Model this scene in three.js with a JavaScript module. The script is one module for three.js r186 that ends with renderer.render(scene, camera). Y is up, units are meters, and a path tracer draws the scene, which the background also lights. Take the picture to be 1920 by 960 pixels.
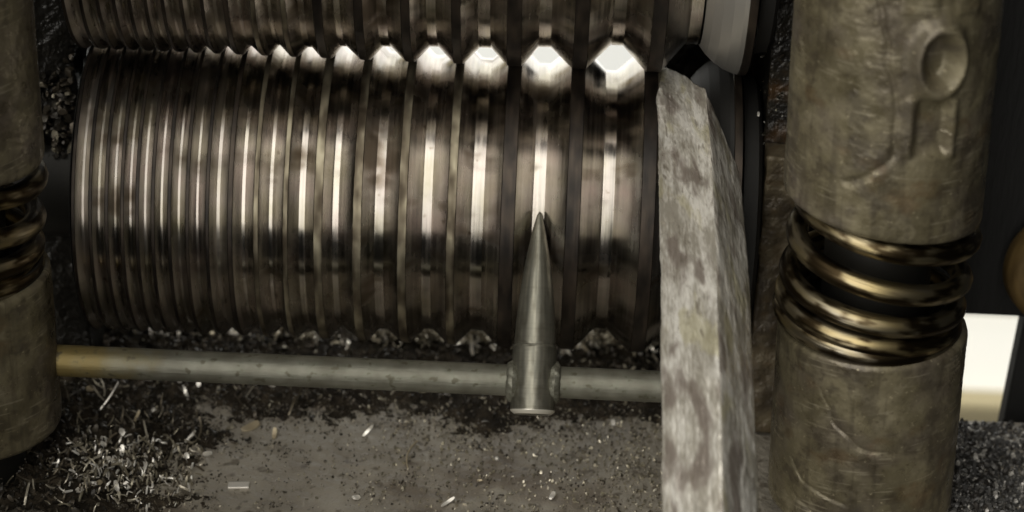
import * as THREE from 'three';
import { mergeGeometries, mergeVertices } from 'three/addons/utils/BufferGeometryUtils.js';
import { ImprovedNoise } from 'three/addons/math/ImprovedNoise.js';
import { RoundedBoxGeometry } from 'three/addons/geometries/RoundedBoxGeometry.js';
import { RectAreaLightUniformsLib } from 'three/addons/lights/RectAreaLightUniformsLib.js';

// ---------------------------------------------------------------- camera, light, exposure
// All shapes are written in millimetres and scaled to metres by MM when they are built.
const MM = 0.001;
const scene = new THREE.Scene();
scene.background = new THREE.Color().setRGB(0.006, 0.006, 0.0055);
const camera = new THREE.PerspectiveCamera(12.36, 2, 0.02, 20);
camera.position.set(7.82 * MM, 202.69 * MM, 424.15 * MM);
camera.up.set(-0.04281, 0.89046, -0.45304);
camera.lookAt(0.514 * MM, -10.686 * MM, 5.436 * MM);
camera.focus = 0.432;
camera.userData.fStop = 16;
const renderer = new THREE.WebGLRenderer({ antialias: true });
renderer.toneMapping = THREE.LinearToneMapping;
renderer.toneMappingExposure = 1.6;
renderer.shadowMap.enabled = true;
RectAreaLightUniformsLib.init();

// broad light panel added in front, to the left and above (outside the frame)
function rectLight(pos, target, w, h, intensity, color) {
  const l = new THREE.RectAreaLight(color, intensity, w * MM, h * MM);
  l.position.set(...pos).multiplyScalar(MM);
  l.lookAt(new THREE.Vector3(...target).multiplyScalar(MM));
  scene.add(l);
  return l;
}
const FRONT = { pos: [-420, 450, 690], target: [0, 0, 20], w: 1200, h: 1450, i: 1.75, c: new THREE.Color().setRGB(1, 0.965, 0.895) };  // added light panel, not a window that is in view
const BACK = { pos: [65, 121, -300], target: [65, 121, 0], w: 420, h: 538, i: 0.62, c: new THREE.Color().setRGB(1, 0.99, 0.96) };     // bright window behind the rolls
const LOW = { pos: [110, -182, -300], target: [110, -182, 0], w: 330, h: 62, i: 0.5, c: new THREE.Color().setRGB(1, 0.975, 0.89) };   // its lower lights
rectLight(FRONT.pos, FRONT.target, FRONT.w, FRONT.h, FRONT.i, FRONT.c);
rectLight(BACK.pos, BACK.target, BACK.w, BACK.h, BACK.i, BACK.c);
rectLight(LOW.pos, LOW.target, LOW.w, LOW.h, LOW.i, LOW.c);

// ---------------------------------------------------------------- helpers
function rng(seed) {
  let a = seed >>> 0;
  return () => { a = (a + 0x6D2B79F5) | 0; let t = Math.imul(a ^ (a >>> 15), 1 | a); t = (t + Math.imul(t ^ (t >>> 7), 61 | t)) ^ t; return ((t ^ (t >>> 14)) >>> 0) / 4294967296; };
}
const PN = new ImprovedNoise();
const n3 = (x, y, z = 0.37) => PN.noise(x, y, z);
function fbm(x, y, z = 0.37, oct = 4) { let s = 0, a = 0.5, f = 1; for (let i = 0; i < oct; i++) { s += a * n3(x * f + i * 7.3, y * f + i * 3.1, z * f); a *= 0.5; f *= 2.03; } return s; }
const clamp = (v, a = 0, b = 1) => Math.min(b, Math.max(a, v));
const smooth = (a, b, v) => { const t = clamp((v - a) / (b - a)); return t * t * (3 - 2 * t); };
const mix = (a, b, t) => a + (b - a) * t;
const mixc = (a, b, t) => [mix(a[0], b[0], t), mix(a[1], b[1], t), mix(a[2], b[2], t)];
function tex(w, h, fn, srgb = true, rep) {
  const d = new Uint8Array(w * h * 4);
  for (let j = 0; j < h; j++) for (let i = 0; i < w; i++) {
    const c = fn(i / w, j / h), k = 4 * (j * w + i);
    for (let q = 0; q < 3; q++) d[k + q] = clamp(Math.round(Array.isArray(c) ? c[q] : c), 0, 255);
    d[k + 3] = 255;
  }
  const t = new THREE.DataTexture(d, w, h, THREE.RGBAFormat);
  t.magFilter = THREE.LinearFilter; t.minFilter = THREE.LinearFilter; t.wrapS = t.wrapT = THREE.MirroredRepeatWrapping;
  if (srgb) t.colorSpace = THREE.SRGBColorSpace;
  if (rep) t.repeat.set(...rep);
  t.needsUpdate = true;
  return t;
}
const std = (o) => new THREE.MeshStandardMaterial({ side: THREE.DoubleSide, ...o });
const lin = (r, g, b) => new THREE.Color().setRGB(r, g, b);

const taken = {};
function numbered(name) { const n = taken[name] = (taken[name] ?? -1) + 1; return n ? `${name}_${String(n).padStart(3, '0')}` : name; }
function tag(o, label, category, group, kind) {
  if (label) o.userData.label = label;
  if (category) o.userData.category = category;
  if (group) o.userData.group = group;
  if (kind) o.userData.kind = kind;
  return o;
}
function thing(name, [x, y, z] = [0, 0, 0], label, category, group) {
  const o = new THREE.Group(); o.name = numbered(name); o.position.set(x * MM, y * MM, z * MM); scene.add(o);
  return tag(o, label, category, group);
}
function part(name, geo, mat, parent = scene, scaled = false) {           // geo in millimetres
  const g = Array.isArray(geo) ? mergeGeometries(geo.map((q) => q.index ? q.toNonIndexed() : q)) : geo;
  if (!scaled) g.scale(MM, MM, MM);
  const m = new THREE.Mesh(g, mat); m.name = parent === scene ? numbered(name) : name; m.castShadow = m.receiveShadow = true; parent.add(m);
  return m;
}
// surface of revolution about X; every profile segment [x, r] gets its own flat-along-x normals; jag(x, angle) moves the radius
function revolve(profile, segs = 160, jag, len = 130) {
  const pos = [], uv = [], idx = [];
  for (let k = 0; k + 1 < profile.length; k++) {
    const [x0, r0] = profile[k], [x1, r1] = profile[k + 1], base = pos.length / 3;
    for (let i = 0; i <= segs; i++) {
      const a = (i / segs) * Math.PI * 2 + Math.PI, c = Math.cos(a), s = Math.sin(a);
      for (const [x, r] of [[x0, r0], [x1, r1]]) {
        const dr = jag ? jag(x, a) : 0, dx = jag ? jag(x + 50, a + 9) * 0.7 : 0;
        pos.push(x + dx, (r + dr) * s, (r + dr) * c); uv.push(i / segs, x / len + 0.7);
      }
    }
    for (let i = 0; i < segs; i++) { const b = base + 2 * i; idx.push(b, b + 2, b + 1, b + 1, b + 2, b + 3); }
  }
  const g = new THREE.BufferGeometry();
  g.setAttribute('position', new THREE.Float32BufferAttribute(pos, 3));
  g.setAttribute('uv', new THREE.Float32BufferAttribute(uv, 2));
  g.setIndex(idx); g.computeVertexNormals();
  return g;
}
// parametric grid: fn(i01, j01) -> [x, y, z]
function grid(nu, nv, fn, uvScale = [1, 1]) {
  const pos = [], uv = [], idx = [];
  for (let j = 0; j <= nv; j++) for (let i = 0; i <= nu; i++) { pos.push(...fn(i / nu, j / nv)); uv.push((i / nu) * uvScale[0], (j / nv) * uvScale[1]); }
  for (let j = 0; j < nv; j++) for (let i = 0; i < nu; i++) { const a = j * (nu + 1) + i; idx.push(a, a + 1, a + nu + 1, a + 1, a + nu + 2, a + nu + 1); }
  const g = new THREE.BufferGeometry();
  g.setAttribute('position', new THREE.Float32BufferAttribute(pos, 3));
  g.setAttribute('uv', new THREE.Float32BufferAttribute(uv, 2));
  g.setIndex(idx); g.computeVertexNormals();
  return g;
}
// box whose faces are roughened by noise
function roughBox(w, h, d, seg, amp, freq, seed) {
  const g = mergeVertices(new THREE.BoxGeometry(w, h, d, ...seg).deleteAttribute('normal').deleteAttribute('uv'), 0.01);
  const p = g.attributes.position, uv = [];
  g.computeVertexNormals();
  const nn = g.attributes.normal;
  for (let i = 0; i < p.count; i++) {
    const x = p.getX(i), y = p.getY(i), z = p.getZ(i), q = amp * 2 * fbm(x * freq + seed, y * freq, z * freq, 4);
    p.setXYZ(i, x + nn.getX(i) * q, y + nn.getY(i) * q, z + nn.getZ(i) * q);
    uv.push((x + z * 0.7) / 60, (y + z * 0.5) / 60);
  }
  g.setAttribute('uv', new THREE.Float32BufferAttribute(uv, 2)); g.computeVertexNormals();
  return g;
}

// ---------------------------------------------------------------- materials
const streak = (u, v, k) => n3(u * 9 + k, v * 260 + k) * 0.5 + n3(u * 22 + k, v * 120, k) * 0.35 + n3(u * 5, v * 40 + k) * 0.4;
const rollColour = tex(512, 1024, (u, v) => {
  const s = streak(u, v, 1.3), pat = fbm(u * 26, v * 13, 2.2), tint = fbm(u * 18 + 9, v * 22, 5.1), st = fbm(u * 60, v * 40, 8.8);
  let c = [174 + s * 66, 168 + s * 64, 160 + s * 60];
  c = mixc(c, [172, 153, 150], clamp(tint * 1.6) * 0.5);
  c = mixc(c, [144, 139, 114], clamp(-tint * 1.7) * 0.6);
  c = mixc(c, [104, 92, 78], smooth(0.12, 0.45, pat) * 0.75);
  c = mixc(c, [84, 72, 58], smooth(0.34, 0.5, st) * 0.6);
  return c;
});
const rollRough = tex(512, 1024, (u, v) => 56 + streak(u, v, 1.3) * 42 + clamp(fbm(u * 26, v * 13, 2.2)) * 90, false);
const rollBump = tex(512, 1024, (u, v) => 128 + n3(u * 3, v * 420) * 60 + n3(u * 30, v * 200, 3) * 26 + fbm(u * 80, v * 60, 6) * 30, false);
const M = {};
M.groove = new THREE.MeshPhysicalMaterial({ side: THREE.DoubleSide, color: lin(1, 1, 1), map: rollColour, metalness: 1, roughness: 1, roughnessMap: rollRough, bumpMap: rollBump, bumpScale: 0.00002, anisotropy: 0.7, anisotropyRotation: Math.PI / 2 });   // turned metal: rougher along the axis than round it
M.grooveFine = M.groove.clone(); M.grooveFine.roughness = 1.25;
const ridgeTex = (a, b, k) => tex(256, 256, (u, v) => { const q = fbm(u * 30 + k, v * 60, k), s = n3(u * 14, v * 150 + k); return mixc(a, b, clamp(0.5 + q * 1.5 + s * 0.35)); });
M.ridgeDark = std({ map: ridgeTex([30, 26, 23], [70, 61, 52], 3.3), metalness: 0.6, roughness: 0.4, bumpMap: rollBump, bumpScale: 0.00003 });
M.ridgeOlive = std({ map: ridgeTex([66, 58, 47], [168, 160, 138], 7.1), metalness: 0.85, roughness: 0.45, bumpMap: rollBump, bumpScale: 0.00003 });
M.shoulder = std({ color: lin(0.46, 0.44, 0.4), metalness: 0.75, roughness: 0.4, bumpMap: rollBump, bumpScale: 0.00002 });
M.collar = std({ color: lin(0.025, 0.024, 0.022), metalness: 0.3, roughness: 0.6 });  // near black: the shade at the roll ends is put into the colour

const castBump = tex(512, 512, (u, v) => 128 + fbm(u * 26, v * 26, 1.1, 5) * 150 + fbm(u * 90, v * 90, 4.4, 3) * 60, false);
const castColour = tex(768, 768, (u, v) => {
  const a = fbm(u * 7, v * 7, 0.6, 5), b = fbm(u * 17 + 4, v * 17, 3.6, 5), c0 = fbm(u * 50, v * 50, 7.7, 3), d = fbm(u * 4 + 8, v * 4, 9.9, 4);
  let c = mixc([93, 86, 66], [124, 116, 92], clamp(0.5 + a * 1.6));
  c = mixc(c, [98, 89, 82], clamp(d * 2.6) * 0.8);
  c = mixc(c, [66, 59, 48], smooth(0.06, 0.34, b) * 0.5);
  c = mixc(c, [58, 52, 45], smooth(0.06, 0.26, fbm(u * 11 + 2, v * 6, 12.5, 5)) * 0.3);
  c = mixc(c, [140, 132, 108], smooth(0.12, 0.36, -b) * 0.5);
  c = mixc(c, [66, 58, 46], smooth(0.2, 0.42, c0) * 0.35);
  c = mixc(c, [56, 50, 40], smooth(0.1, 0.36, fbm(u * 34 + 3, v * 2.4, 15.5, 4)) * 0.28);
  c = mixc(c, [158, 150, 128], smooth(0.3, 0.42, n3(u * 9 + v * 4, v * 150 + u * 6, 18.5)) * smooth(0, 0.2, fbm(u * 9, v * 9, 19.5)) * 0.5);
  c = mixc(c, [94, 68, 42], smooth(0.16, 0.4, fbm(u * 6 + 9, v * 8, 23.5, 5)) * 0.3);
  c = mixc(c, [168, 158, 130], smooth(0.3, 0.45, -fbm(u * 70, v * 70, 2.2, 3)) * 0.7);
  return c;
});
const castRough = tex(384, 384, (u, v) => 120 + fbm(u * 14, v * 14, 6.6, 4) * 190 + fbm(u * 60, v * 60, 2.6, 2) * 40, false);
M.cast = std({ map: castColour, roughness: 0.95, roughnessMap: castRough, metalness: 0.35, bumpMap: castBump, bumpScale: 0.00016 });
M.spring = std({ map: tex(512, 64, (u, v) => { const a = fbm(u * 90, v * 6, 2.5), b = fbm(u * 40, v * 3, 6.5); return mixc(mixc([164, 148, 108], [152, 145, 129], clamp(0.5 + b * 2)), [50, 40, 26], smooth(-0.12, 0.12, a + 0.5 * b) * 0.9); }), metalness: 1, roughness: 0.38, bumpMap: castBump, bumpScale: 0.0001 });
M.post = std({ color: lin(0.02, 0.019, 0.016), roughness: 0.5, metalness: 0.4 });

const rodColour = tex(1024, 128, (u, v) => {
  const a = fbm(u * 30, v * 4, 1.9, 5), b = fbm(u * 60, v * 10, 6.9, 4);
  let c = mixc([106, 104, 92], [130, 129, 117], clamp(0.5 + a * 1.6));
  c = mixc(c, [112, 122, 104], clamp(b * 2) * 0.4);
  c = mixc(c, [150, 128, 70], smooth(0.16, 0.01, u + a * 0.08) * 0.75);
  c = mixc(c, [80, 74, 60], smooth(0.18, 0.36, b) * 0.7);
  return c;
});
M.rod = std({ map: rodColour, metalness: 0.55, roughness: 0.5, bumpMap: castBump, bumpScale: 0.00006 });
M.pin = std({ map: tex(128, 256, (u, v) => { const s = n3(u * 40, v * 5, 2), a = fbm(u * 8, v * 8, 4.2), ring = n3(0.3, v * 70, 8); return mixc(mixc([108, 107, 97], [142, 139, 126], clamp(0.5 + s * 0.8)), [86, 82, 70], clamp(a * 2.2) * 0.7 + clamp(ring) * 0.25); }), metalness: 0.75, roughness: 0.42, bumpMap: tex(64, 256, (u, v) => 128 + n3(u * 6, v * 60, 8) * 70 + n3(u * 60, v * 12, 3) * 40, false), bumpScale: 0.00006 });

M.rim = std({ color: lin(0.72, 0.69, 0.6), metalness: 0.5, roughness: 0.3 });  // paler than the pin, the chamfer highlight is put into the colour
const barColour = tex(512, 1024, (u, v) => {
  const w = 0.6 * fbm(u * 5, v * 6, 9.2, 3), a = fbm(u * 9 + w, v * 8, 1.2, 5), st = fbm(u * 64 + 1.2 * a, v * 5, 4.7, 4), d = fbm(u * 9 + 5 + w, v * 7, 8.1, 5), e = fbm(u * 30, v * 26, 2.4, 4);
  let c = mixc([168, 162, 149], [240, 236, 226], clamp(0.58 + a * 1.9 + st * 1.0 + 0.5 * n3(u * 120, v * 70, 3.3)));
  c = mixc(c, [128, 117, 108], smooth(0.06, 0.3, d) * 0.75);
  c = mixc(c, [190, 182, 140], smooth(0.12, 0.34, -d) * 0.45);
  c = mixc(c, [104, 95, 82], smooth(0.26, 0.5, e + st * 0.8) * 0.5);
  return c;
});
const barRough = tex(256, 512, (u, v) => 96 + fbm(u * 12, v * 16, 4, 4) * 190, false);
const barBump = tex(512, 1024, (u, v) => { const a = fbm(u * 6, v * 8, 2, 3); return 128 + fbm(u * 50 + a * 2, v * 7, 1.7, 4) * 110 + fbm(u * 34, v * 26, 5.5, 4) * 110; }, false);
M.bar = std({ map: barColour, metalness: 0.35, roughness: 0.75, roughnessMap: barRough, bumpMap: barBump, bumpScale: 0.0003 });

const bedColour = tex(1024, 1024, (u, v) => {
  const a = fbm(u * 9, v * 9, 1.4, 5), b = fbm(u * 40, v * 40, 5.2, 4), g = n3(u * 300, v * 300, 2), d = fbm(u * 5 + 3, v * 5, 8, 4);
  let c = mixc([144, 137, 124], [172, 165, 151], clamp(0.5 + a * 1.5));
  c = mixc(c, [104, 94, 82], smooth(0.04, 0.3, d) * 0.7);
  c = mixc(c, [188, 182, 168], smooth(0.32, 0.5, fbm(u * 90, v * 12 + u * 30, 3.1, 3)) * 0.5);
  c = mixc(c, [84, 76, 64], smooth(0.16, 0.36, b) * 0.6);
  c = mixc(c, [160, 152, 132], smooth(0.45, 0.7, g) * 0.5);
  return c;
});
const bedBump = tex(1024, 1024, (u, v) => 128 + fbm(u * 60, v * 60, 3, 4) * 120 + n3(u * 240, v * 240, 7) * 50, false);
M.bed = std({ map: bedColour, roughness: 0.5, metalness: 0.1, bumpMap: bedBump, bumpScale: 0.0003 });
const greaseMap = tex(512, 512, (u, v) => {
  const a = fbm(u * 10, v * 10, 1.5, 5), r = fbm(u * 6 + 7, v * 6, 4.4, 5), w = fbm(u * 30, v * 30, 2.4, 3);
  let c = mixc([20, 18, 15], [48, 44, 37], clamp(0.5 + a * 1.6));
  c = mixc(c, [86, 60, 34], smooth(0.06, 0.36, r) * 0.7);
  return mixc(c, [74, 68, 56], smooth(0.16, 0.34, w) * 0.5);
});
M.grease = std({ map: greaseMap, roughness: 0.38, metalness: 0.2, bumpMap: castBump, bumpScale: 0.0006 });
M.strip = std({ map: tex(256, 256, (u, v) => { const a = fbm(u * 12, v * 12, 2.7, 5), b = fbm(u * 30, v * 30, 7.2, 3); return mixc(mixc([60, 52, 40], [104, 94, 74], clamp(0.5 + a * 1.6)), [84, 70, 50], smooth(0.05, 0.3, b) * 0.5); }), roughness: 0.45, metalness: 0.2, bumpMap: castBump, bumpScale: 0.0005 });
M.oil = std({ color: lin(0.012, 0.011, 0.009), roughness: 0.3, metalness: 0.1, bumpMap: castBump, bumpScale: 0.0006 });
M.sludge = new THREE.MeshPhysicalMaterial({ side: THREE.DoubleSide, specularIntensity: 0.3, map: tex(512, 512, (u, v) => { const a = fbm(u * 30, v * 30, 3.7, 4), b = fbm(u * 8, v * 8, 6.2, 4); return mixc(mixc([34, 30, 24], [72, 64, 53], clamp(0.5 + b * 1.7)), [104, 95, 78], smooth(0.12, 0.4, a) * 0.6); }), roughness: 0.85, metalness: 0, bumpMap: bedBump, bumpScale: 0.0006 });  // colours both the oily sludge and the shade laid under the rod
M.blackPaint = std({ color: lin(0.008, 0.008, 0.0075), roughness: 0.7, bumpMap: castBump, bumpScale: 0.0002 });
M.brown = std({ map: tex(128, 128, (u, v) => mixc([88, 70, 40], [124, 102, 62], clamp(0.5 + fbm(u * 8, v * 8, 2) * 1.4))), roughness: 0.5, metalness: 0.3 });
M.brightChip = std({ color: lin(0.88, 0.84, 0.76), metalness: 0.45, roughness: 0.3 });
M.warmChip = std({ color: lin(0.58, 0.49, 0.33), metalness: 0.4, roughness: 0.35 });
M.dullChip = std({ color: lin(0.30, 0.27, 0.20), metalness: 0.7, roughness: 0.5 });
M.pane = std({ color: lin(0.5, 0.5, 0.47), roughness: 0.9, emissive: lin(0.5, 0.485, 0.43), emissiveIntensity: 1 });
M.paneBack = std({ color: lin(0.5, 0.5, 0.47), roughness: 0.9, emissive: lin(0.37, 0.37, 0.345), emissiveIntensity: 1 });
M.panelFront = std({ color: lin(0.6, 0.6, 0.55), roughness: 0.9, emissive: FRONT.c.clone(), emissiveIntensity: 0.12 });
M.frameWood = std({ color: lin(0.55, 0.48, 0.3), roughness: 0.7 });

// ---------------------------------------------------------------- windows behind and added front panel that give the light
function paneThing(spec, name, label, paneMat, behind) {
  const o = thing(name, [0, 0, 0], label, 'window');
  o.position.set(...spec.pos).multiplyScalar(MM);
  o.lookAt(new THREE.Vector3(...spec.target).multiplyScalar(MM));
  const { w, h } = spec, t = 30;
  part('pane', new THREE.BoxGeometry(w, h, 4).translate(0, 0, -behind - 2), paneMat, o);
  const bars = [[0, h / 2 + t / 2, w + 2 * t, t], [0, -h / 2 - t / 2, w + 2 * t, t], [w / 2 + t / 2, 0, t, h], [-w / 2 - t / 2, 0, t, h]];
  for (const [x, y, bw, bh] of bars) part('frame', new RoundedBoxGeometry(bw - 0.5, bh - 0.5, 26, 2, 3).translate(x, y, -behind - 2), M.frameWood, o);
  return o;
}
paneThing(BACK, 'workshop_window', 'bright daylit window behind the rolls, showing in the gaps between their grooves', M.paneBack, 3);
paneThing(LOW, 'workshop_window', 'bright white window seen through the gap right of the right post', M.pane, 3);
paneThing(FRONT, 'front_light_panel', 'large light panel added in front of the machine, outside the picture', M.panelFront, 6);  // unseen panel, added to light the machine broadly from the front

// ---------------------------------------------------------------- the bed of the machine
const BEDY = -42;
const bedH = (x, z) => {
  const left = smooth(-52, -84, x + 9 * n3(z * 0.06, 2.2)), back = smooth(14, -8, z + 5 * n3(x * 0.07, 9.1));
  return 0.5 * fbm(x * 0.09, z * 0.09, 1.5) + 0.35 * fbm(x * 0.5, z * 0.5, 4.5) + (left * 2.2 + back * 0.9) * (0.55 + 1.1 * fbm(x * 0.25, z * 0.25, 7.5)) + smooth(10, 40, x) * 0.5 * Math.abs(fbm(x * 0.7, z * 0.7, 3.3));
};
const bedTop = (x, z) => BEDY + bedH(x, z);
const sludgeShadeH = (x, z) => {  // left: oily sludge; back: layer standing for shade under rod and roll
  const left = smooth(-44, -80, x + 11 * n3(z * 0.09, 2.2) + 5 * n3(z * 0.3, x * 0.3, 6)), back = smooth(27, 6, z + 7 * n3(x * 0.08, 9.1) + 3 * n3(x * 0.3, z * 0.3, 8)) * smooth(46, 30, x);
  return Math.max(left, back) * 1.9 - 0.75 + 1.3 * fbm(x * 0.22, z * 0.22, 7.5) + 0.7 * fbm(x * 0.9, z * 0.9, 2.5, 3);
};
const surf = (x, z) => bedTop(x, z) + Math.max(0, sludgeShadeH(x, z));
const bedGrid = (x0, x1, z0, z1, s) => { const g = grid(Math.round((x1 - x0) / s), Math.round((z1 - z0) / s), (u, v) => { const x = mix(x0, x1, u), z = mix(z1, z0, v); return [x, BEDY + bedH(x, z), z]; }); const p = g.attributes.position, q = g.attributes.uv; for (let i = 0; i < p.count; i++) q.setXY(i, p.getX(i) / 110, p.getZ(i) / 110); return g; };
tag(part('machine_bed', [
  bedGrid(-150, 86, -60, 80, 0.55), bedGrid(86, 150, 9, 80, 0.7),
  new THREE.BoxGeometry(236, 12, 140).translate(-32, BEDY - 8.5, 10), new THREE.BoxGeometry(63.5, 12, 70.5).translate(118.3, BEDY - 8.5, 44.5),
], M.bed), null, null, null, 'structure');

// ---------------------------------------------------------------- the two grooved rolls
const C = [-79.8, -76.7, -73.7, -70.8, -68.0, -65.0, -61.8, -58.3, -54.3, -49.8, -44.6, -38.8, -32.3, -24.2, -15.4, -5.9, 5.6, 18.6, 33.2];
const RB = [-81.5]; for (let i = 0; i + 1 < C.length; i++) RB.push((C[i] + C[i + 1]) / 2); RB[17] = 12.0; RB[18] = 25.9; RB.push(42.4);
const R0 = 30;
function makeRoll(name, y, label, seed, dark) {
  const o = thing(name, [0, y, 0], label, 'roll');
  for (let i = 0; i < C.length; i++) {
    const pitch = RB[i + 1] - RB[i], w0 = ridgeW(i) / 2, w1 = ridgeW(i + 1) / 2, f = flatW(i) / 2, depth = Math.min(5.4, (pitch - w0 - w1 - 2 * f) / 2 * (dark ? 1.04 : 0.97));
    const a = RB[i] + w0, b = RB[i + 1] - w1, k = rng(seed + i), off = (k() - 0.5) * 0.06 * pitch;
    const last = i === C.length - 1, wall = [[a, R0], [C[i] - f + off, R0 - depth], [C[i] + f + off, R0 - depth], [b, R0]];
    if (last) part('shoulder', revolve([[34.3, 24.6], [35.6, 26.3], [37.2, 27.8], [39, 29], [40.8, 29.7], [42.4, 30]], 200), dark ? M.shoulder : M.collar, o);  // lower shoulder gets the collar black, shade painted as colour
    part('groove', revolve(last ? wall.slice(0, 3) : wall, 200), i < 9 ? M.grooveFine : M.groove, o);
  }
  for (let i = 0; i < RB.length; i++) {
    const w = ridgeW(i) / 2, rag = i === 15 || i === 13 ? 0.28 : i > 16 ? 0.05 : 0.1;
    const jag = (x, a) => rag * (n3(Math.cos(a) * 14 + i * 3.1, Math.sin(a) * 14, x) + 0.6 * n3(Math.cos(a) * 40, Math.sin(a) * 40 + i, x * 3)) * 0.35;
    const ch = Math.min(0.12, w * 0.3);
    part('ridge', revolve([[RB[i] - w - 0.02, R0 - 0.05 - ch], [RB[i] - w + ch, R0 + 0.03], [RB[i] + w - ch, R0 + 0.03], [RB[i] + w + 0.02, R0 - 0.05 - ch]], 260, jag), i >= 16 || (dark && i > 11) || i < 10 ? M.ridgeDark : M.ridgeOlive, o);
  }
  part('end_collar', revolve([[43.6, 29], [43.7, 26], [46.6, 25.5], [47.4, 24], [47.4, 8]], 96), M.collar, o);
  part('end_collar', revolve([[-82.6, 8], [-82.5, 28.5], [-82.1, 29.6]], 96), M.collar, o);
  part('shaft', new THREE.CylinderGeometry(12, 12, 190, 40).rotateZ(Math.PI / 2).translate(-20, 0, 0), M.post, o);
  return o;
}
function ridgeW(i) { return i >= 16 && i < 19 ? 2.7 : i === 19 ? 1.6 : i >= 12 ? 1.7 : i >= 9 ? 1.0 : 0.7; }
function flatW(i) { return i >= 15 ? 2.2 : i >= 13 ? 1.7 : i >= 11 ? 1.1 : i >= 8 ? 0.6 : 0.4; }
const lower = makeRoll('grooved_roll', 0, 'lower steel roll with V grooves widening to the right, fully in view', 11, false);
const upper = makeRoll('grooved_roll', 2 * R0 + 0.25, 'upper grooved steel roll cut off by the top edge of the photo', 47, true);
upper.rotation.x = 1.1;

// ---------------------------------------------------------------- posts: sleeves and coil springs
function sleeve(r, y0, y1, relief, seed, slant = 0, rin = 12) {
  const rows = [[y0 + 1.5, rin, 0], [y0 + 0.1, rin + 1, 0], [y0, r - 1.2, 0], [y0 + 0.12, r - 0.6, 1], [y0 + 0.45, r - 0.15, 1]], n = Math.round((y1 - y0) / 0.42);
  for (let k = 0; k <= n; k++) rows.push([mix(y0 + 1, y1 - 1, k / n), r, 1]);
  rows.push([y1 - 0.45, r - 0.15, 1], [y1 - 0.12, r - 0.6, 1], [y1, r - 1.2, 0], [y1 - 0.1, rin + 1, 0], [y1 - 1.5, rin, 0]);
  const N = 260, nr = rows.length - 1;
  const g = grid(N, nr, (u, v) => {
    const [y, rr, on] = rows[Math.round(v * nr)], th = (u - 0.5) * Math.PI * 2;   // th = 0 faces +z, + towards +x
    const h = on ? relief(th * r, y) + 0.16 * fbm(Math.sin(th) * 4 + seed, y * 0.25, Math.cos(th) * 4, 4) + 0.1 * fbm(Math.sin(th) * 16 + seed, y * 1.0, Math.cos(th) * 16, 3) : 0;
    return [(rr + h) * Math.sin(th), y + slant * r * Math.sin(th) * clamp((y1 - y) / (y1 - y0)), (rr + h) * Math.cos(th)];
  });
  const p = g.attributes.position, q = g.attributes.uv;
  for (let i = 0; i < p.count; i++) q.setXY(i, ((i % (N + 1)) / N) * 1.75 + seed, p.getY(i) / 60 + seed);
  return g;
}
function coil(r, wire, ys, a0) {            // ys: heights of the wire each time it passes the front
  class Helix extends THREE.Curve { getPoint(t) { const k = t * (ys.length - 1), i = Math.min(ys.length - 2, Math.floor(k)), a = a0 + k * Math.PI * 2; return new THREE.Vector3(r * Math.sin(a), mix(ys[i], ys[i + 1], k - i), r * Math.cos(a)); } }
  return new THREE.TubeGeometry(new Helix(), 90 * (ys.length - 1), wire, 12);
}
// a raised seam or a scored line along a polyline of [arc, y] points: distance to it
function lineDist(s, y, pts) { let d = 1e9; for (let i = 0; i + 1 < pts.length; i++) { const [ax, ay] = pts[i], [bx, by] = pts[i + 1], dx = bx - ax, dy = by - ay, t = clamp(((s - ax) * dx + (y - ay) * dy) / (dx * dx + dy * dy)); d = Math.min(d, Math.hypot(s - ax - t * dx, y - ay - t * dy)); } return d; }
const gauss = (d, w) => Math.exp(-(d * d) / (w * w));
const wob = (s, y) => 0.5 * n3(s * 0.25, y * 0.25, 3);
const seam = [[-5.6, 82], [-5.3, 69], [-2.2, 55], [-1.0, 44], [-2.6, 40], [-8.5, 35.5]];
function upperRelief(s, y) {
  let h = 0; const d0 = lineDist(s + wob(s, y) * 2, y, seam);
  h += -0.45 * gauss(d0, 0.45) + 0.12 * gauss(lineDist(s - 1.3, y, seam.slice(0, 4)), 0.9);
  // round dished boss with a raised rim
  const bs = 5.2, by = 59.6, e = Math.hypot((s - bs) / 3.3, (y - by) / 5.0);
  h += 1.7 * gauss(e - 1.12, 0.24) - 2.2 * smooth(1.0, 0.5, e) + 0.5 * smooth(1.9, 1.3, e);
  // rectangular recess under it
  const rx = Math.abs(s - 5.0), ry = Math.abs(y - 47.6), rc = smooth(3.6, 2.2, rx + 0.5 * n3(y * 0.3, 4)) * smooth(5.8, 3.6, ry + 0.7 * n3(s * 0.4, 8));
  h += -1.3 * rc + 0.6 * gauss(Math.abs(rx - 3.8), 0.8) * smooth(5.8, 4.6, ry);
  h += 0.4 * smooth(7.6, 6.6, Math.abs(s - 5)) * smooth(0.8, 0.0, Math.abs(y - 69.5) - 2) * smooth(0, 1, Math.abs(s - 6) - 1.2);
  return h;
}
function lowerRelief(s, y) {
  let h = -0.32 * gauss(lineDist(s + 2 * wob(s, y), y + wob(y, s), [[-10.5, -4], [-8, -10], [-3, -14.6], [8.5, -16.6]]), 0.3);
  h += 0.07 * gauss(lineDist(s, y + 1, [[-8, -10], [-3, -14.6], [8.5, -16.6]]), 0.8);
  h += -0.3 * gauss(lineDist(s + 2 * wob(s, y), y, [[-16, -21], [-13, -24.5], [-5, -26.5]]), 0.3) - 0.25 * gauss(lineDist(s, y + wob(s, y), [[-15, -28], [-11, -30], [-5, -30.3]]), 0.4);
  return h;
}
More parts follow.
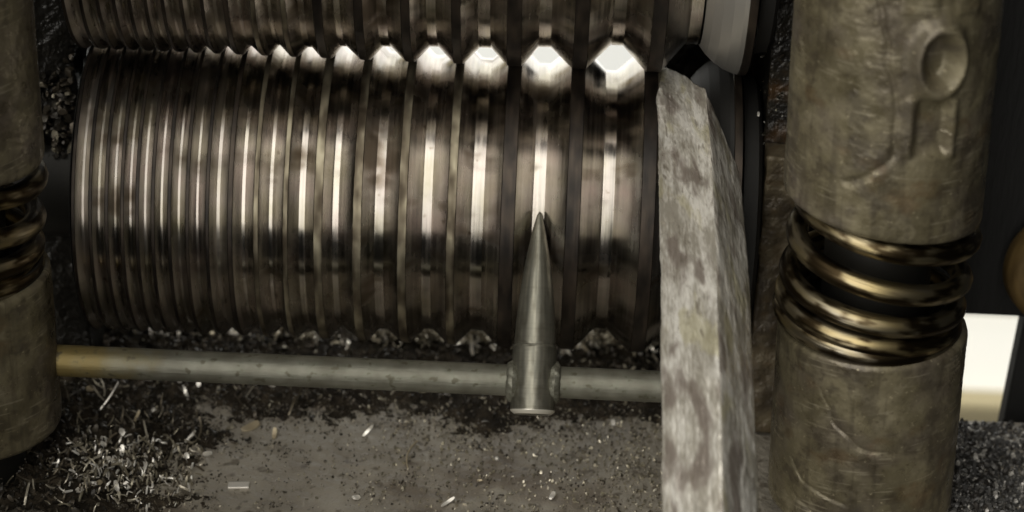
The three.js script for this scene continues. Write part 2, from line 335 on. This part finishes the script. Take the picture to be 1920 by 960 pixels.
function springPost(x, z, tilt, label, upR, loR, botY, springYs, group) {
  const o = thing('spring_post', [x, 0, z], label, 'machine post', group);
  o.rotation.z = tilt;
  part('inner_post', new THREE.CylinderGeometry(9.5, 9.5, 140, 48).translate(0, 26.5, 0), M.post, o);
  part('upper_sleeve', sleeve(17.3, 26.0, 96, upR, x * 0.37, -0.13), M.cast, o);
  part('lower_sleeve', sleeve(16.9, botY, 2.2, loR, x * 0.37 + 5), M.cast, o);
  part('coil_spring', coil(15.0, 1.95, springYs, -Math.PI).translate(0, -14, 0).rotateZ(-0.11).translate(0, 14, 0), M.spring, o);
  part('spring_seat', new THREE.CylinderGeometry(15.4, 15.8, 2.2, 64).translate(0, 3.3, 0), M.post, o);
  return o;
}
springPost(66.3, 50, 0.03, 'greasy grey-brown post right of the rolls with round boss, brassy spring between its sleeves', upperRelief, lowerRelief, -34, [27, 20, 11.6, 6.9, 3.4, 3.2]);
springPost(-99.8, 45, 0.01, 'dim brown post cut off by the left edge of the photo, spring between its sleeves', () => 0, () => 0, -30, [27, 20, 11.6, 6.9, 3.4, 3.2]);

// ---------------------------------------------------------------- blocks and plates round the rolls
const rb = thing('bearing_block', [0, 0, 0], 'black greasy bearing block with rust patches between the square bar and right post', 'bearing block');
part('block_body', roughBox(34, 128, 40, [40, 140, 40], 0.5, 0.16, 3).translate(64.8, 22.6, -9), M.grease, rb);
part('rear_light_stop', roughBox(36, 128, 12, [36, 120, 16], 0.4, 0.16, 5).translate(43, 22.6, -38.5), M.grease, rb);  // added to stop window light showing past the right roll end
part('guide_strip', roughBox(9, 60, 7, [16, 90, 12], 0.5, 0.22, 8).translate(52.6, -11, 15), M.strip, rb);
const lb = thing('bearing_block', [0, 0, 0], 'black oily bearing block at the left end of the rolls, clotted with wet swarf', 'bearing block');
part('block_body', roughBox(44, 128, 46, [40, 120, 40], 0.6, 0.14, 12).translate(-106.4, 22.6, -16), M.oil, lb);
part('rear_light_stop', roughBox(14, 128, 14, [16, 120, 16], 0.4, 0.16, 6).translate(-90.2, 22.6, -46.5), M.oil, lb);  // added piece, closes off the glow in the left end gap
const sg = thing('shade_plate', [0, 0, 0], 'black plate added left of the left post to shade it, outside the picture', 'shade plate');  // unseen plate, added only to shade the left post
part('plate', new RoundedBoxGeometry(5, 270, 130, 2, 1).translate(-119, 93, 126), M.blackPaint, sg);
const fp = thing('machine_frame', [0, 0, 0], 'black painted frame of the machine behind the right post, framing the bright window', 'machine frame');
part('upright', new RoundedBoxGeometry(60, 210, 6, 2, 0.8).rotateZ(-0.05).translate(136.9, 22, -3), M.blackPaint, fp);
part('crossbeam', new RoundedBoxGeometry(29, 148, 12, 2, 0.8).translate(91.2, 51, -7), M.blackPaint, fp);
const kb = thing('brown_knob', [109.8, -8.2, 2.5], 'blurred brown rounded knob on the black frame at the right edge of the photo', 'knob');
part('knob_body', new THREE.LatheGeometry([[0, 0], [10.4, 0], [11.6, 0.8], [12.2, 3], [11.6, 6.4], [9.5, 8], [0, 8.6]].map(([a, b]) => new THREE.Vector2(a, b)), 64).rotateX(Math.PI / 2), M.brown, kb);

// ---------------------------------------------------------------- the square bar being rolled
{
  const o = thing('square_bar', [0, 0, 0], 'square steel bar turned on its edge, coming out of the rolls towards the viewer', 'steel bar');
  const yTop = (z) => 34.2 - 0.00322 * Math.max(0, z) ** 2, side = 11.2, al = 0.62;      // the upper edge of the bar
  const prof = []; // corners of the square relative to its upper edge: left face goes down-left, right face down-right
  const L = [-side * Math.cos(al), -side * Math.sin(al)], Rr = [side * Math.sin(al), -side * Math.cos(al)];
  const corner = [[0, 0], L, [L[0] + Rr[0], L[1] + Rr[1]], Rr];
  const per = []; const nE = 26;
  for (let e = 0; e < 4; e++) for (let k = 0; k < nE; k++) { const t = k / nE; let px = mix(corner[e][0], corner[(e + 1) % 4][0], t), py = mix(corner[e][1], corner[(e + 1) % 4][1], t); const cxm = (L[0] + Rr[0]) / 2, cym = (L[1] + Rr[1]) / 2, c = 1 - 0.035 * Math.max(gauss(t, 0.035), gauss(1 - t, 0.035)); px = cxm + (px - cxm) * c; py = cym + (py - cym) * c; per.push([px, py, e + t]); }
  per.push([...per[0].slice(0, 2), 4]);
  const z1 = 150, nz = 300, ends = [20, -4, 16, 34, 20];
  const zEnd = (e) => { const k = Math.min(3, Math.floor(e)); return mix(ends[k], ends[k + 1], e - k) + 3.2 * fbm(e * 3.1, 2.2, 4.1, 4); };
  const g = grid(per.length - 1, nz, (u, v) => {
    const [px, py, e] = per[Math.round(u * (per.length - 1))], z0 = zEnd(e % 4), z = mix(z0, z1, Math.max(0, (v - 1 / nz) / (1 - 1 / nz))), shut = v === 0 ? 0 : 1, s = 0.94 + 0.06 * smooth(0, 60, z) + 0.0005 * Math.max(0, z);
    const w = 0.28 * fbm(e * 2.2 + 0.5, z * 0.11, 1.1, 4) + 0.16 * fbm(e * 8, z * 0.6, 3.1, 3), d = Math.hypot(px, py + 7) || 1;
    if (!shut) return [35.0, yTop(16) - 8, 17];
    return [35.0 + 0.02 * Math.max(0, z) + (px * s) + w * px / d + 0.25 * n3(z * 0.05, 3), yTop(z) + py * s + w * (py + 7) / d, z];
  });
  const p = g.attributes.position, q = g.attributes.uv; let k = 0;
  for (let j = 0; j <= nz; j++) for (let i = 0; i < per.length; i++, k++) q.setXY(k, per[i][2] * 0.25, mix(0, z1, j / nz) / 90);
  part('bar_body', g, M.bar, o);
}

// ---------------------------------------------------------------- the cross rod with its pointed pin
{
  const o = thing('cross_rod', [-83.8, -17.9, 42.2], 'grey round rod lying across the front between the posts, with a pointed pin', 'guide rod');
  const rodG = new THREE.CylinderGeometry(2.95, 2.95, 119, 48, 120).rotateZ(-Math.PI / 2).translate(59.5, 0, 0);
  { const p = rodG.attributes.position, q = rodG.attributes.uv; for (let i = 0; i < p.count; i++) { const x = p.getX(i), w = 1 + 0.02 * fbm(x * 0.2, p.getY(i) * 0.4, p.getZ(i) * 0.4); p.setY(i, p.getY(i) * w); p.setZ(i, p.getZ(i) * w); q.setXY(i, x / 134, Math.atan2(p.getY(i), p.getZ(i)) / 6.283 + 0.5); } rodG.computeVertexNormals(); }
  part('rod_body', rodG, M.rod, o);
  const pinAt = new THREE.Group(); pinAt.name = 'pointed_pin'; o.add(pinAt);
  pinAt.position.set((6.05 + 83.8) * MM, (-22.7 + 17.9) * MM, (46 - 42.2) * MM);
  const dir = new THREE.Vector3(-0.28, 31.7, -20.8).normalize();
  pinAt.quaternion.setFromUnitVectors(new THREE.Vector3(0, 1, 0), dir);
  const lathe = (pts) => new THREE.LatheGeometry(pts.map(([a, b]) => new THREE.Vector2(a, b)), 56);
  part('butt', lathe([[0, -0.2], [3.4, -0.2], [3.5, -0.1]]), M.pin, pinAt);
  part('highlight_rim', lathe([[3.5, -0.1], [4.1, 0.4], [4.16, 0.7]]), M.rim, pinAt);  // highlight along the chamfer carried by the pale colour
  part('shank_body', lathe([[4.16, 0.7], [4.12, 6], [4.1, 12.3], [4.02, 12.7], [3.85, 12.8]]), M.pin, pinAt);
  part('cone', lathe([[3.85, 12.8], [3.84, 13.4], [3.66, 17], [3.3, 21], [2.8, 25.3], [2.15, 29.6], [1.3, 34], [0.5, 37.2], [0.1, 37.8], [0, 37.85]]), M.pin, pinAt);
  for (const sx of [-1, 1]) {
    const wb = new THREE.TorusGeometry(2.75, 1.15, 12, 48).rotateY(Math.PI / 2), p = wb.attributes.position;
    for (let i = 0; i < p.count; i++) { const q = 1 + 0.22 * fbm(p.getX(i) * 0.9 + sx * 5, p.getY(i) * 0.9, p.getZ(i) * 0.9, 3); p.setXYZ(i, p.getX(i) * q, p.getY(i) * q, p.getZ(i) * q); }
    wb.computeVertexNormals();
    part('weld_bead', wb.translate(89.75 + sx * 3.9, 0, 0.2), M.rod, o);
  }
}

// ---------------------------------------------------------------- chips and swarf
// a curled shaving: a thin strip bent through "bend" radians and twisted
function shaving(l, w, t, bend, twist, n = 7) {
  const pos = [], idx = [];
  for (let i = 0; i <= n; i++) {
    const u = i / n, a = bend * (u - 0.5), r = Math.abs(bend) > 0.05 ? l / bend : 0, x = r ? r * Math.sin(a) : l * (u - 0.5), y = r ? r * (1 - Math.cos(a)) : 0, tw = twist * (u - 0.5), ww = w * (1 - 0.45 * Math.abs(2 * u - 1) ** 3) / 2;
    for (const [p, q] of [[-1, -1], [1, -1], [1, 1], [-1, 1]]) { const b = q * t / 2, c = p * ww; const yy = b * Math.cos(tw) - c * Math.sin(tw), zz = b * Math.sin(tw) + c * Math.cos(tw); pos.push(x - Math.sin(a) * yy, y + Math.cos(a) * yy, zz); }
  }
  for (let i = 0; i < n; i++) for (let k = 0; k < 4; k++) { const a = 4 * i + k, b = 4 * i + (k + 1) % 4; idx.push(a, b, a + 4, b, b + 4, a + 4); }
  idx.push(0, 2, 1, 0, 3, 2, 4 * n, 4 * n + 1, 4 * n + 2, 4 * n, 4 * n + 2, 4 * n + 3);
  const g = new THREE.BufferGeometry(); g.setAttribute('position', new THREE.Float32BufferAttribute(pos, 3)); g.setIndex(idx);
  const f = g.toNonIndexed(); f.computeVertexNormals(); return f;
}

function chip(name, label, category, x, z, lift, rot, geo, mat, group) {
  const m = part(name, geo, mat); m.position.set(x * MM, (surf(x, z) + lift) * MM, z * MM); m.rotation.set(...rot);
  return tag(m, label, category, group);
}
chip('curled_shaving', 'grey steel shaving curled into an open ring behind the rod, below the roll', 'metal shaving', -27.3, -14.5, 2.4, [1.45, 0.2, 0.5], shaving(9.5, 1.5, 0.25, 4.6, 0.5, 16), M.brightChip);
chip('straight_shaving', 'pale flat strip of steel lying right of the curled ring shaving', 'metal shaving', -22.6, -13.4, 1.2, [0.9, 0.1, 0], shaving(3.6, 0.9, 0.25, 0.3, 0.1), M.brightChip);
chip('bright_chip', 'brightest rounded chip standing behind the rod left of the curled ring', 'metal chip', -42.7, -14.5, 1.9, [1.2, 0.3, 1.4], shaving(2.9, 2.3, 0.5, 0.7, 0.3), M.brightChip);
chip('long_shaving', 'long bowed tan shaving left of the brightest chip behind the rod', 'metal shaving', -46.6, -14, 1.9, [1.3, 0.1, -0.2], shaving(7, 0.9, 0.25, 1.0, 0.3), M.warmChip);
chip('straw_shaving', 'thin straw coloured sliver leaning across the bowed tan shaving', 'metal shaving', -48.9, -11.5, 1.8, [0.2, 0.3, 2.05], shaving(4.4, 0.5, 0.25, 0.1, 0), M.warmChip);
chip('bent_shaving', 'white V-shaped bent chip behind the left part of the rod', 'metal chip', -74.6, -8, 1.7, [-0.5, 0, 0], mergeGeometries([shaving(2.8, 0.8, 0.3, 0.1, 0).rotateZ(-0.7).translate(-0.95, 0, 0), shaving(3.0, 0.7, 0.3, 0.1, 0).rotateZ(0.9).translate(0.95, 0.1, 0)]), M.brightChip);
chip('flat_chip', 'flat pale rectangular chip lying alone on the open bed at the bottom', 'metal chip', -49.2, 45.4, 0.35, [0.12, 0.05, 0.04], new RoundedBoxGeometry(4.0, 0.45, 1.7, 1, 0.1), M.brightChip);
chip('tan_flake', 'tan flake of scale lying on the dark bed below the rod, left of centre', 'metal flake', -49.7, 24.4, 0.6, [0.2, 0.4, 0.25], shaving(3.8, 1.8, 0.3, 0.5, 0.5), M.warmChip);
chip('wire_shaving', 'thin hair-like curved shaving lying on the bare bed below the rod', 'metal shaving', -18, 32, 0.5, [0, 1.45, 0.1], shaving(9.5, 0.35, 0.25, 0.9, 0.6, 14).rotateX(1.57), M.warmChip);
chip('round_chip', 'single round bright chip alone in the black patch under the rod at left', 'metal chip', -69.3, 22, 1.0, [0.9, 0, 0], new THREE.IcosahedronGeometry(0.55, 1), M.brightChip);
chip('bright_speck', 'single bright speck on the bed left of the pin butt', 'metal chip', -0.6, 32.3, 0.6, [0.9, 0, 0], new THREE.IcosahedronGeometry(0.42, 1), M.brightChip);
chip('hooked_shaving', 'bright hook-shaped shaving just below the rod near its left end', 'metal shaving', -72.7, 11.5, 1.6, [0.8, 0, 0], mergeGeometries([shaving(2.8, 0.8, 0.3, 0.4, 0).rotateZ(0.45).translate(0.5, 1, 0), shaving(2.8, 0.8, 0.3, 0.2, 0).rotateZ(-1.0).translate(0.2, -0.9, 0)]), M.brightChip);
chip('slanted_shaving', 'long thin slanted shaving rising from the oily swarf near the left post', 'metal shaving', -78.4, 22, 2.3, [-0.35, 0.1, 1.0], shaving(8.5, 0.7, 0.25, 0.25, 0.4), M.brightChip);
const loose = [[-79.7, -10.3], [-70.5, -11], [-67.5, -10.8], [-62.1, -9], [-57.6, -9.4], [-37.6, -12], [-2.4, -10], [27.9, -10], [-82.1, 10.6], [-65.9, 10.1], [-64.1, 14.2], [-62, 11], [-47.3, 9.5], [-83.1, 15.8], [-60.6, 30.4], [-60.3, 37.5], [-56.5, 35.6], [-73.6, 32.5], [-71.8, 26.9], [-76.3, 37.6], [-72.8, 37.4], [-78, 52.6], [-76.4, 50.6], [-74.7, 50.3], [-71.3, 51.1], [-69.6, 50], [-67.2, 44.6], [-74.5, 41.9], [-44.6, 27], [-26.5, 48.7], [-26.4, 24.3], [22.1, 16.9], [10.4, 45.3], [-3.5, 40.8], [-9.2, 48.8], [99.5, 30], [101, 24]];
const k0 = rng(5);
const chipShapes = [[2.4, 0.9, 0.3, 0.6, 0.3], [1.6, 1.1, 0.3, 0.5, 0.2], [3.2, 0.6, 0.25, 0.9, 0.6], [1.2, 0.9, 0.35, 0.2, 0.2]].map((a) => shaving(...a).scale(MM, MM, MM));
loose.forEach(([x, z], i) => {
  const m = part('loose_chip', chipShapes[i % 4], i % 5 === 3 ? M.warmChip : M.brightChip, scene, true);
  m.position.set(x * MM, (surf(x, z) + 0.9) * MM, z * MM); m.rotation.set(k0() * 1.4, k0() * 6.28, (k0() - 0.5) * 1.6);
  const [label, group] = x > 90 ? ['small bright chip in the grey pile behind the right post', 'bright chips in the grey pile'] : z < 0 ? ['small bright chip under the roll, behind the cross rod', 'bright chips behind the rod'] : z < 20 ? ['small bright chip just below the cross rod', 'bright chips below the rod'] : x < -55 ? ['small bright chip among the swarf heaped at lower left', 'bright chips in the lower left swarf'] : ['small bright chip lying on the bare bed at bottom centre', 'bright chips on the bare bed'];
  tag(m, label, 'metal chip', group);
});
// swarf nobody could count
function swarf(name, label, count, place, shapes, colours, mat, seed) {
  const k = rng(seed), gs = mergeGeometries(shapes.map((a) => shaving(...a)));
  const im = new THREE.InstancedMesh(gs.scale(MM, MM, MM), mat, count); im.name = numbered(name);
  const m = new THREE.Matrix4(), q = new THREE.Quaternion(), e = new THREE.Euler(), c = new THREE.Color();
  for (let i = 0; i < count; i++) {
    const [x, y, z, s] = place(k);
    e.set(k() * 6.28, k() * 6.28, k() * 6.28); q.setFromEuler(e);
    m.compose(new THREE.Vector3(x * MM, y * MM, z * MM), q, new THREE.Vector3(s, s * (0.7 + 0.6 * k()), s)); im.setMatrixAt(i, m);
    const cc = colours[Math.floor(k() ** 1.5 * colours.length)]; im.setColorAt(i, c.setRGB(...cc));
  }
  im.castShadow = im.receiveShadow = true; scene.add(im);
  return tag(im, label, 'swarf', null, 'stuff');
}
tag(part('sludge_and_shade', grid(300, 170, (u, v) => { const x = mix(-92, 46, u), z = mix(60, -30, v); return [x, bedTop(x, z) + sludgeShadeH(x, z), z]; }, [4, 2.6]), M.sludge), 'black oily sludge along the left post, and dark layer for the shade under the rod', 'sludge', null, 'stuff');  // sludge at left; the band under the rod is painted shade
const swarfMetal = std({ color: lin(1, 1, 1), metalness: 0.5, roughness: 0.35 });
const swarfDark = std({ color: lin(1, 1, 1), metalness: 0.35, roughness: 0.42 });
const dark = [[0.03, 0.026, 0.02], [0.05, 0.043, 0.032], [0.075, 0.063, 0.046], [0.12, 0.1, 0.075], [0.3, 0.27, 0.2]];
const mid = [[0.22, 0.2, 0.15], [0.3, 0.27, 0.2], [0.4, 0.36, 0.26], [0.14, 0.12, 0.09], [0.75, 0.69, 0.55]];
const pale = [[0.2, 0.17, 0.12], [0.35, 0.31, 0.22], [0.08, 0.07, 0.05], [0.6, 0.55, 0.42], [0.8, 0.75, 0.62]];
swarf('oily_swarf', 'dark oily swarf heaped on the bed along the left post', 1700, (k) => { let x, z, t = 0; do { z = -14 + 76 * k(); x = -94 + 48 * k() ** 1.5; } while (sludgeShadeH(x, z) < -0.3 + 1.2 * k() && t++ < 30); return [x, bedTop(x, z) + Math.max(0, sludgeShadeH(x, z)) + 0.9 * k() ** 2, z, 0.3 + 0.9 * k() ** 2]; }, [[1.7, 0.8, 0.4, 0.8, 0.8]], dark.slice(0, 4), swarfDark, 21);
swarf('shadowed_swarf', 'dull swarf strewn under the rod behind the open bed', 2600, (k) => { let x, z, t = 0; do { x = -80 + 125 * k(); z = -14 + 42 * k(); } while (sludgeShadeH(x, z) < -0.3 + 1.2 * k() && t++ < 30); return [x, bedTop(x, z) + Math.max(0, sludgeShadeH(x, z)) + 0.7 * k() ** 2, z, 0.25 + 0.7 * k() ** 2]; }, [[2.2, 0.7, 0.3, 1.2, 0.6]], dark, swarfDark, 22);
swarf('fine_swarf', 'fine golden grit spread over the bed below the pin and beside the bar', 2600, (k) => { const x = 34 - 62 * k() ** 2.2 + 6 * k(), z = 6 + 54 * k(); return [x, bedTop(x, z) + 0.15, z, 0.22 + 0.4 * k() ** 2]; }, [[1.5, 0.8, 0.5, 0.6, 0.4]], mid, swarfMetal, 23);
swarf('scattered_grit', 'sparse grit on the open part of the bed', 1500, (k) => { const x = -66 + 100 * k(), z = 58 - 50 * k() ** 0.6; return [x, bedTop(x, z) + 0.1, z, 0.12 + 0.36 * k() ** 3]; }, [[1.5, 0.8, 0.5, 0.6, 0.4]], [...mid, [0.05, 0.042, 0.03], [0.04, 0.035, 0.026]], swarfMetal, 24);
const heaps = [[-76, 7, 3.0], [-66, 6, 2.8], [-60, 4, 2.2], [-46, 6, 3.4], [-26, 5, 4.0], [-17.3, 4.2, 6.6], [-7.0, 4.0, 6.0], [-1.5, 3.5, 4.0], [19.5, 5.2, 7.4], [27.5, 4.0, 5.4]];
swarf('heaped_swarf', 'pale swarf heaped behind the rod beneath the lower roll', 3400, (k) => { const [cx, w, h] = heaps[Math.floor(k() * heaps.length)], u = (k() + k() - 1), x = cx + u * w, z = -14 + 5 * (k() - 0.5); return [x, surf(x, z) + h * 0.85 * (1 - Math.abs(u)) * k(), z, 0.4 + 0.7 * k()]; }, [[2.6, 0.55, 0.3, 2.2, 1.2]], pale, swarfMetal, 25);
swarf('bright_swarf', 'bright shavings piled on the bed at lower left', 520, (k) => { const x = -71 + 16 * (k() + k() - 1), z = 44 + 15 * (k() + k() - 1); return [x, surf(x, z) + 0.3 + 1.4 * k(), z, 0.35 + 0.6 * k()]; }, [[2.4, 0.5, 0.22, 0.7, 0.8]], [[0.3, 0.27, 0.2], [0.12, 0.1, 0.07], [0.55, 0.5, 0.4], [0.9, 0.86, 0.78], [0.9, 0.87, 0.8]], swarfMetal, 26);
swarf('pile_of_swarf', 'grey swarf piled on the bed behind the right post', 4200, (k) => { const x = 86 + 26 * k(), z = 9.5 + 36 * k(); return [x, bedTop(x, z) + 4.2 * k() ** 1.5 * smooth(8, 18, z) * smooth(104, 90, x + 6 * n3(z * 0.2, 4)), z, 0.2 + 0.7 * k() ** 2]; }, [[2.0, 1.0, 0.5, 1.2, 0.8]], [[0.1, 0.098, 0.095], [0.15, 0.146, 0.138], [0.16, 0.155, 0.145], [0.05, 0.045, 0.04], [0.5, 0.48, 0.44]], swarfDark, 27);
swarf('tangled_shavings', 'thin curled shavings tangled in the sludge along the left post and in the dark layer under the rod', 130, (k) => { let x, z, t = 0; do { x = -92 + 70 * k() ** 1.4; z = 2 + 58 * k(); } while (sludgeShadeH(x, z) < 0.2 && t++ < 30); return [x, bedTop(x, z) + Math.max(0, sludgeShadeH(x, z)) + 0.8 * k(), z, 0.5 + 0.8 * k()]; }, [[6.5, 0.32, 0.2, 1.6, 1.8]], [[0.1, 0.085, 0.06], [0.2, 0.17, 0.12], [0.36, 0.32, 0.23], [0.6, 0.55, 0.44]], swarfMetal, 31);
swarf('curly_swarf', 'small pale curls lying on the swarf behind the rod', 110, (k) => { const x = -79 + 110 * k(), z = -13 + 5 * k(); return [x, surf(x, z) + 0.4 + 1.5 * k(), z, 0.45 + 0.6 * k()]; }, [[4.5, 0.8, 0.25, 3.0, 0.8]], [[0.85, 0.8, 0.7], [0.6, 0.54, 0.42], [0.4, 0.36, 0.27]], swarfMetal, 32);
swarf('dust', 'dark dust and crumbs round the edge of the sludge and dark layer on the bed', 5200, (k) => { let x, z, t = 0, q; do { x = -92 + 136 * k(); z = -6 + 66 * k(); q = sludgeShadeH(x, z); } while ((q > 0.5 || q < -0.35 - 0.4 * k() ** 3) && t++ < 40); return [x, surf(x, z) + 0.08, z, 0.12 + 0.32 * k() ** 3]; }, [[1.5, 0.9, 0.6, 0.6, 0.4]], [[0.05, 0.042, 0.032], [0.08, 0.07, 0.054], [0.12, 0.105, 0.08], [0.2, 0.175, 0.135], [0.4, 0.36, 0.28]], swarfDark, 33);
swarf('wet_swarf', 'wet glinting swarf stuck to the oily block left of the rolls', 160, (k) => { const x = -84.5 - 10 * k(), y = 26 - 20 * k() + (x + 90) * 0.7; return [x, y, 7.4 + 1.0 * k(), 0.4 + 0.8 * k()]; }, [[2.0, 1.2, 0.5, 0.8, 0.5]], dark, swarfMetal, 28);
swarf('greasy_swarf', 'small glinting flecks stuck in the grease of the right bearing block', 120, (k) => { const x = 46 + 8 * k(), y = -30 + 80 * k(); return [x, y, 11.6 + 0.6 * k(), 0.2 + 0.4 * k()]; }, [[1.6, 0.8, 0.3, 0.8, 0.5]], [[0.03, 0.028, 0.02], [0.05, 0.04, 0.03], [0.1, 0.09, 0.06], [0.8, 0.78, 0.7]], swarfMetal, 29);

renderer.render(scene, camera);
